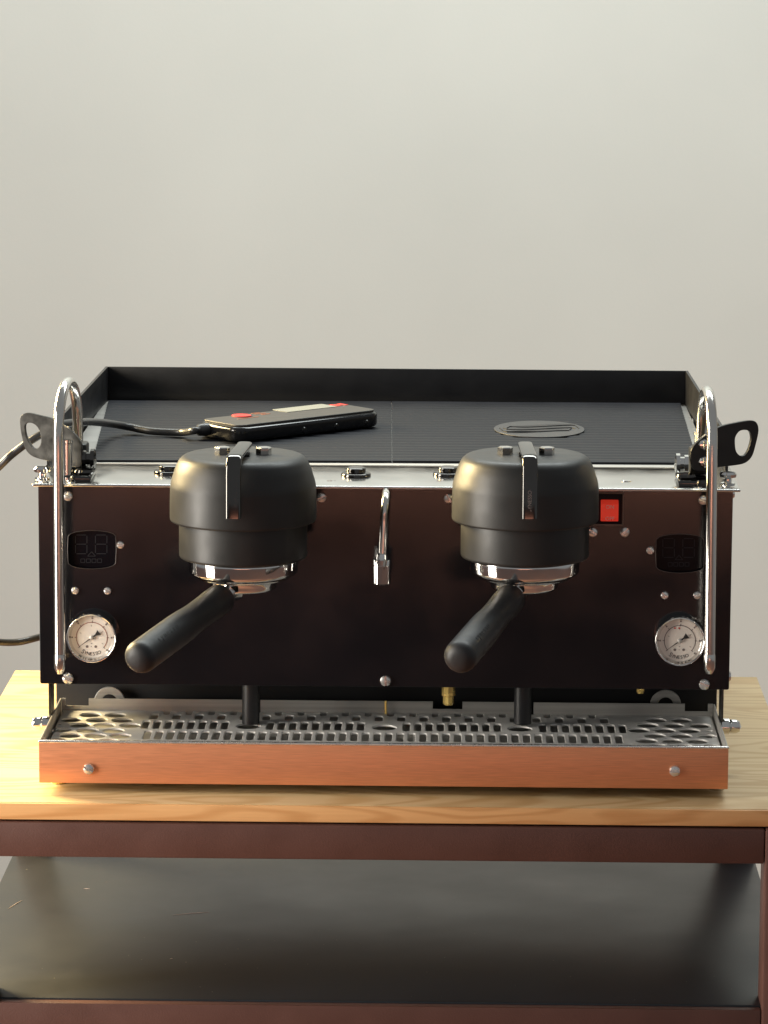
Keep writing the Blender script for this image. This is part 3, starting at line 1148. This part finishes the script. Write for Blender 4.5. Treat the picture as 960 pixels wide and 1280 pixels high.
# acorn bolts and hanging brackets at the tray's sides
for px, s in ((49.5, -1), (912, 1)):
    xo = DXL if s < 0 else DXR
    yb_ = .012
    p = on_y(px, 904.5 if s < 0 else 908, yb_)
    bm = bmesh.new()
    lathe(bm, [(0, 0), (.0085, 0), (.0085, .0075), (.0070, .0082), (.0075, .0100), (.0075, .0145), (.0055, .0185), (0, .0205)], 12,
          at(xo + s * .0015, yb_, p.z) @ Matrix.Rotation(R(90 * s), 4, 'Y'))
    mpart('acorn_bolt', bm, CHROME, tray, 35)
    xb = on_y(63 if s < 0 else 902, 870, .03).x
    bm = bmesh.new(); box(bm, min(xo + s * .0004, xo + s * .0028), max(xo + s * .0004, xo + s * .0028), .006, .040, p.z - .008, PZ0 + .0302, .0008)
    mpart('tray_bracket', bm, LEVER_S)
for px, s in ((68, -1), (897, 1)):            # small feet seen under the tray
    p = on_z(px, 992, 0.0)
    bm = bmesh.new(); lathe(bm, [(0, 0), (.0075, 0), (.0085, .002), (.0085, .004), (.004, .005), (.004, CZ0 + .0006), (0, CZ0 + .0006)], 20, at(p.x, -.066, 0))
    mpart('tray_foot', bm, BRASS if s < 0 else STEEL, tray)

# ================================================================== DRIP GRILLE (lifts out)
gx0, gx1 = DXL + .0035, DXR - .0035
gy0, gy1 = YTF + .006, YTB - .0018


def gpt(px, py):
    p = on_z(px, py, GZ)
    return p.x, p.y


outer = []
# back edge with shallow u notches between the first-row slots
outer += [(gx0, gy0), (gx1, gy0), (gx1, gy1)]
pit = gpt(500, 909)[0] - gpt(485.8, 909)[0]
x_s0, x_s1 = gpt(181, 909)[0], gpt(783, 909)[0]
holes = []
rows_y = [gpt(480, 899.3)[1], gpt(480, 909.5)[1], gpt(480, 922.5)[1]]
dy2 = rows_y[1] - rows_y[2]
rows_y += [rows_y[2] - dy2, rows_y[2] - 2 * dy2]
ga = [axL - .001, axR - .001, gpt(481, 905)[0]]
# groups' round drain holes
gh = []
for xx in ga:
    gh.append((xx, rows_y[1] - .004, .0125))
nrow = int((x_s1 - x_s0) / pit)
for ri, ry in enumerate(rows_y):
    if ri == 0:
        hh, pw, pp = .0125, pit * .72, pit * 2
    else:
        hh, pw, pp = dy2 * .40, pit * .62, pit
    off = 0 if ri % 2 else pit * .5
    x = x_s0 + off
    if ry - hh < gy0 + .002:
        continue
    while x < x_s1:
        if all(math.hypot(max(abs(x - g[0]) - pw / 2, 0), max(abs(ry - g[1]) - hh, 0)) > g[2] + .0018 for g in gh):
            holes.append(rrect(x - pw / 2, x + pw / 2, ry - hh, ry + hh, pw * .34, 4))
        x += pp
for g in gh:
    holes.append(circle(*g[:2], g[2], 30))
    for dx in (-.019, .019):
        pass
# honeycomb of round holes at both ends
rc = .0110
for side_ in (0, 1):
    ys = [gpt(480, y)[1] for y in (898.2, 904.6, 911, 917.6, 924.2)]
    step = ys[0] - ys[1]
    ys += [ys[-1] - step]
    pxs = [(106, 138), (84, 117, 149.5), (99, 129.5, 162), (79, 111, 143.5), (93, 124, 155), (79, 111, 143)]
    if side_:
        pxs = [tuple(959.5 - a for a in r_) for r_ in pxs]
    for y, xs in zip(ys, pxs):
        if y - rc < gy0 + .001:
            continue
        for a in xs:
            cxh = gpt(a, 910)[0]
            holes.append(circle(cxh, y, rc, 28, min(rc, step * .86)))
    cxh = gpt(72 if not side_ else 885.5, 911)[0]
    holes.append(circle(cxh, ys[2], .0036, 16))
# back edge notches (from right to left)
xb = x_s1 - pit * .5
edge = []
xx = x_s0 + pit * .5 + pit
while xx < x_s1 - pit:
    edge.append(xx)
    xx += pit * 2
for xx in reversed(edge):
    wn = pit * .30
    outer += [(xx + wn, gy1)] + [(xx + wn * math.cos(R(-a)), gy1 - .012 + wn * math.sin(R(-a)) * 1.3) for a in (0, 45, 90, 135, 180)] + [(xx - wn, gy1)]
outer += [(gx0, gy1)]
me = plate_mesh([outer] + holes, .0022, .0007, 2)
me.transform(at(0, 0, GZ))
gr = link('drip_grille', me, GRATE, None, 30)
tag(gr, 'perforated steel grille with slots and round end holes lying in the copper-fronted drip tray', 'drip grille')
# runners the grille stands on
for x in (gx0 + .004, (gx0 + gx1) / 2 + .03, gx1 - .004):
    bm = bmesh.new(); box(bm, x - .0012, x + .0012, gy0 + .004, gy1 - .02, GZ - .0102, GZ - .0006)
    o = finish('runner', bm, BRUSHED)
    o.parent = gr

# ================================================================== PORTAFILTERS
def portafilter(cx, end_px, end_dy, label, text_rot):
    ax = on_y(cx, 640, YG).x
    zz = lambda py: on_y(cx, py, YG).z
    root = empty('portafilter', (ax, YG, zz(735)))
    tag(root, label, 'portafilter', 'portafilters locked into the group heads')
    M = at(ax, YG, 0)
    bm = bmesh.new()
    prof = [(36 * GK, zz(712)), (46 * GK, zz(715)), (47 * GK, zz(721)), (44 * GK, zz(724)), (42.5 * GK, zz(728)), (42 * GK, zz(733)), (39.5 * GK, zz(735.5)), (0, zz(736))]
    lathe(bm, round_prof(prof, .0012, 3), 72, M)
    basket = world_child(finish('basket_holder', bm, CHROME), root)
    zc = zz(728)
    st = Vector((ax, YG, zc))
    en = on_y(*end_px, YG - end_dy)
    d = (en - st).normalized()
    L = (en - st).length
    # neck
    bm = bmesh.new()
    tube(bm, [st + d * .022, st + d * .034, st + d * .044, st + d * .058], [.0115, .0085, .0085, .0105], 20)
    world_child(finish('neck', bm, CHROME), root)
    # grip
    bm = bmesh.new()
    prof = [(.044, .0105), (.0445, .0132), (.048, .0143), (.060, .0144), (.078, .0138), (.094, .0136), (.108, .0139), (.120, .0147), (.132, .0151), (.160, .0152), (L - .0125, .0151)]
    for k_ in range(1, 8):
        t = R(90 * k_ / 8)
        prof.append((L - .0125 + .0125 * math.sin(t), .0151 * math.cos(t) ** .75))
    pts = [st + d * a for a, _ in prof]
    tube(bm, pts, [r_ * 1.07 for _, r_ in prof], 28)
    grip = world_child(finish('handle', bm, GRIP, smooth=50), root)
    # moulding seam along the grip end
    side = d.cross(Vector((0, 0, 1))).normalized()
    upv = side.cross(d)
    seam = []
    for k_ in range(9):
        t = R(-20 + 60 * k_ / 8)
        seam.append(st + d * (L - .016 + .0157 * math.cos(t)) + upv * (.0150 * math.sin(t)) * .9 + side * -.004)
    # lettering on the grip, facing up and to the camera
    fr = (upv * .75 + (-side if side.x < 0 else side) * .66).normalized()
    tx = -d
    ty = fr.cross(tx)
    bm = bmesh.new()
    word = 'synesso'
    for i, ch in enumerate(word):
        a = L - .030 - i * .0056
        pos = st + d * a + fr * .01615
        Mx = Matrix((tx, ty, fr)).transposed().to_4x4()
        add_mesh(bm, text_mesh(ch, .0085, .00025), at(*pos) @ Mx)
    let = world_child(finish('lettering', bm, EMBOSS, smooth=0), grip)
    let.parent = grip
    return root


portafilter(304, (168.5, 826.5), .190, 'portafilter with black grip locked in the group head nearer the corded meter', 0)
portafilter(656.5, (571, 826), .200, 'portafilter with black grip locked in the group head beside the red switch', 0)

# ================================================================== RUBBER MATS
MZ = TZ + .0002


def rubber_mat(pc, label):
    """pc: pixel corners back-left, back-right, front-right, front-left on the tray"""
    c = [on_z(*q, MZ + .003) for q in pc]
    nrib = 24
    bm = bmesh.new()
    rows = []
    for i in range(nrib):
        for k_, h in ((0.0, 0), (.18, 1), (.55, 1), (.73, 0)):
            t = (i + k_) / nrib
            l_, r_ = c[3].lerp(c[0], t), c[2].lerp(c[1], t)
            z = MZ + .0022 + h * .0013
            rows.append((Vector((l_.x, l_.y, z)), Vector((r_.x, r_.y, z))))
    seg = 30
    V = []
    for a, b_ in rows:
        V.append([bm.verts.new(a.lerp(b_, s / seg) + Vector((0, 0, .0004 * noise.noise(Vector((a.lerp(b_, s / seg).x * 9, a.y * 9, 0)))))) for s in range(seg + 1)])
    for a, b_ in zip(V[:-1], V[1:]):
        for s in range(seg):
            bm.faces.new((a[s], a[s + 1], b_[s + 1], b_[s]))
    # skirt
    ring = V[0][:] + [r_[-1] for r_ in V[1:]] + V[-1][-2::-1] + [r_[0] for r_ in V[-2:0:-1]]
    low = [bm.verts.new((v.co.x, v.co.y, MZ)) for v in ring]
    for i in range(len(ring)):
        j = (i + 1) % len(ring)
        bm.faces.new((ring[i], low[i], low[j], ring[j]))
    bmesh.ops.recalc_face_normals(bm, faces=bm.faces)
    o = finish('rubber_mat', bm, RUBBER, smooth=25)
    tag(o, label, 'rubber mat', 'ribbed mats on the cup tray')
    return o


rubber_mat([(136, 499.5), (489, 501), (489.6, 575), (116, 574)], 'ribbed black rubber mat under the handheld meter')
mr = rubber_mat([(489.8, 501), (850, 503), (872, 577.5), (490.4, 575)], 'ribbed black rubber mat embossed with an oval emblem')
# raised oval emblem
ez = MZ + .0040
ec = on_z(674, 536.5, ez)
rx = 57 * sc(ec.y) * .99
ry = (on_z(674, 526.5, ez).y - on_z(674, 547, ez).y) / 2
me = plate_mesh([circle(0, 0, rx, 64, ry)], .0012, .0003)
me.transform(at(ec.x, ec.y, ez))
em = link('emblem', me, mat('emblem_rubber', (0.040, 0.041, 0.046), 0.45), None, 30)
em.parent = mr
for (t0, y0_, y1_) in ((1, .55, .12), (0, .05, -.05), (-1, -.12, -.55)):
    lp = []
    n_ = 20
    for i in range(n_ + 1):
        u = -1 + 2 * i / n_
        lim = math.sqrt(max(0, 1 - u * u)) * .9
        lp.append((rx * u * .80 + t0 * rx * .08, ry * max(-lim, min(lim, (y0_ + y1_) / 2 + .13 * math.sin(u * 2.2) + .10 * (1 - u * u)))))
    for i in range(n_, -1, -1):
        u = -1 + 2 * i / n_
        lim = math.sqrt(max(0, 1 - u * u)) * .9
        lp.append((rx * u * .80 + t0 * rx * .08, ry * max(-lim, min(lim, (y0_ + y1_) / 2 + .13 * math.sin(u * 2.2) - .10 * (1 - u * u) - .01))))
    me = plate_mesh([lp], .0008)
    me.transform(at(ec.x, ec.y, ez + .0011))
    o = link('emblem_stroke', me, mat('emblem_groove', (0.010, 0.010, 0.013), 0.6), None, 30)
    o.parent = em

# ================================================================== HANDHELD METER
hz0 = MZ + .0041
hz1 = hz0 + .020
A = on_z(284, 533, hz1); B = on_z(465, 512.5, hz1); C = on_z(258, 521, hz1); D_ = on_z(438, 500.5, hz1)
ctr = (A + B + C + D_) / 4
ux = ((B - A) + (D_ - C)); ux.z = 0
Lx = ux.length / 2; ux.normalize()
uy = Vector((-ux.y, ux.x, 0))
Wy = abs((C - A).dot(uy) + (D_ - B).dot(uy)) / 2
Wy = max(.055, min(Wy, .085))
MM = Matrix((ux, uy, Vector((0, 0, 1)))).transposed().to_4x4()
MM = at(ctr.x, ctr.y, 0) @ MM
print('METER', Lx, Wy, ctr)
meter = empty('handheld_meter', (ctr.x, ctr.y, hz0))
tag(meter, 'black handheld digital meter with red button and grey screen lying on a ribbed mat', 'meter')


def hpart(name, me_or_bm, m, smooth=35):
    if isinstance(me_or_bm, bmesh.types.BMesh):
        o = finish(name, me_or_bm, m, smooth=smooth)
    else:
        o = link(name, me_or_bm, m, None, smooth)
    return world_child(o, meter)


hl, hw_ = Lx / 2, Wy / 2
me = plate_mesh([rrect(-hl, hl, -hw_, hw_, .015, 7)], .0165, .0045, 4)
me.transform(MM @ at(0, 0, hz0 + .00845))
body = hpart('case', me, METERG)
me = plate_mesh([rrect(-hl + .004, hl - .004, -hw_ + .004, hw_ - .004, .010, 6)], .0025, .0007, 2)
me.transform(MM @ at(0, 0, hz0 + .0177))
hpart('faceplate', me, METER)
ft = hz0 + .01905


def loc(px, py):
    p = on_z(px, py, ft)
    d = Vector((p.x - ctr.x, p.y - ctr.y, 0))
    return d.dot(ux), d.dot(uy)


s0 = loc(381, 510.3)
me = plate_mesh([rrect(s0[0] - .036, s0[0] + .036, s0[1] - .0135, s0[1] + .0135, .0015)], .0006)
me.transform(MM @ at(0, 0, ft + .0001)); hpart('screen', me, LCD)
s1 = loc(302, 520)
me = plate_mesh([circle(s1[0], s1[1], .0105, 32, .0115)], .0016, .0005)
me.transform(MM @ at(0, 0, ft + .0004)); hpart('red_button', me, REDP)
s2 = loc(421.5, 506.5)
bm = bmesh.new()
for i, (dx, wd_, hh) in enumerate(((-.009, .004, .006), (-.003, .004, .008), (.003, .004, .006), (.009, .005, .008))):
    n0 = len(bm.verts)
    box(bm, s2[0] + dx - wd_ / 2, s2[0] + dx + wd_ / 2, s2[1] - hh + .002, s2[1] + hh, ft - .0002, ft + .0003)
    tf(bm, n0, MM)
hpart('red_print', bm, REDP, 0)
bm = bmesh.new()
for (dx, dy, wd_, hh) in ((.026, .008, .012, .0012), (.028, .002, .015, .0012), (.030, -.005, .012, .0012), (-.004, -.016, .03, .0008)):
    n0 = len(bm.verts)
    box(bm, s1[0] + dx - wd_ / 2, s1[0] + dx + wd_ / 2, s1[1] + dy - hh, s1[1] + dy + hh, ft - .0002, ft + .0002)
    tf(bm, n0, MM)
hpart('amber_print', bm, AMBER, 0)
for dx in (hl * .35, hl * .78, -.01):
    bm = bmesh.new(); lathe(bm, [(0, 0), (.004, 0), (.003, .0015), (0, .002)], 14, MM @ at(dx, -hw_ + .0006, hz0 + .006) @ FRONT)
    hpart('case_clip', bm, METERG)
# strain relief and cable
cs = on_z(274, 532, hz0 + .013)
rel = MM @ Vector((-hl, .018, hz0 + .0095))
bm = bmesh.new()
tube(bm, [rel + ux * .006, rel - ux * .004, rel - ux * .005, rel - ux * .010, rel - ux * .0125], [.0072, .0072, .0068, .0064, .0046], 18)
hpart('strain_relief', bm, CABLE)
P0 = rel - ux * .006
zcab = MZ + .0085
ex = on_y(106, 527.5, .17); ex2 = on_y(76, 531, .10); ex3 = on_y(48, 545, .09); ex4 = on_y(20, 564, .09); ex5 = on_y(-6, 588, .10)
path = [P0, P0 - ux * .012, on_z(226, 540.5, zcab), on_z(190, 539, zcab), on_z(160, 533.5, zcab + .003), on_z(133, 529, zcab + .012), ex, ex2, ex3, ex4, ex5,
        Vector((ex5.x - .09, .20, .20)), Vector((ex5.x - .12, .34, .10))]
c1 = on_y(-20, 801, .45); c2 = on_y(18, 803, .48); c3 = on_y(47, 797, .5); c4 = on_y(90, 790, .56)
path += [c1 + Vector((-.04, 0, .004)), c1, c2, c3, c4 + Vector((0, .03, 0))]
bm = bmesh.new(); tube(bm, spline(path, 10), .0041, 14)
hpart('cable', bm, CABLE, 60)
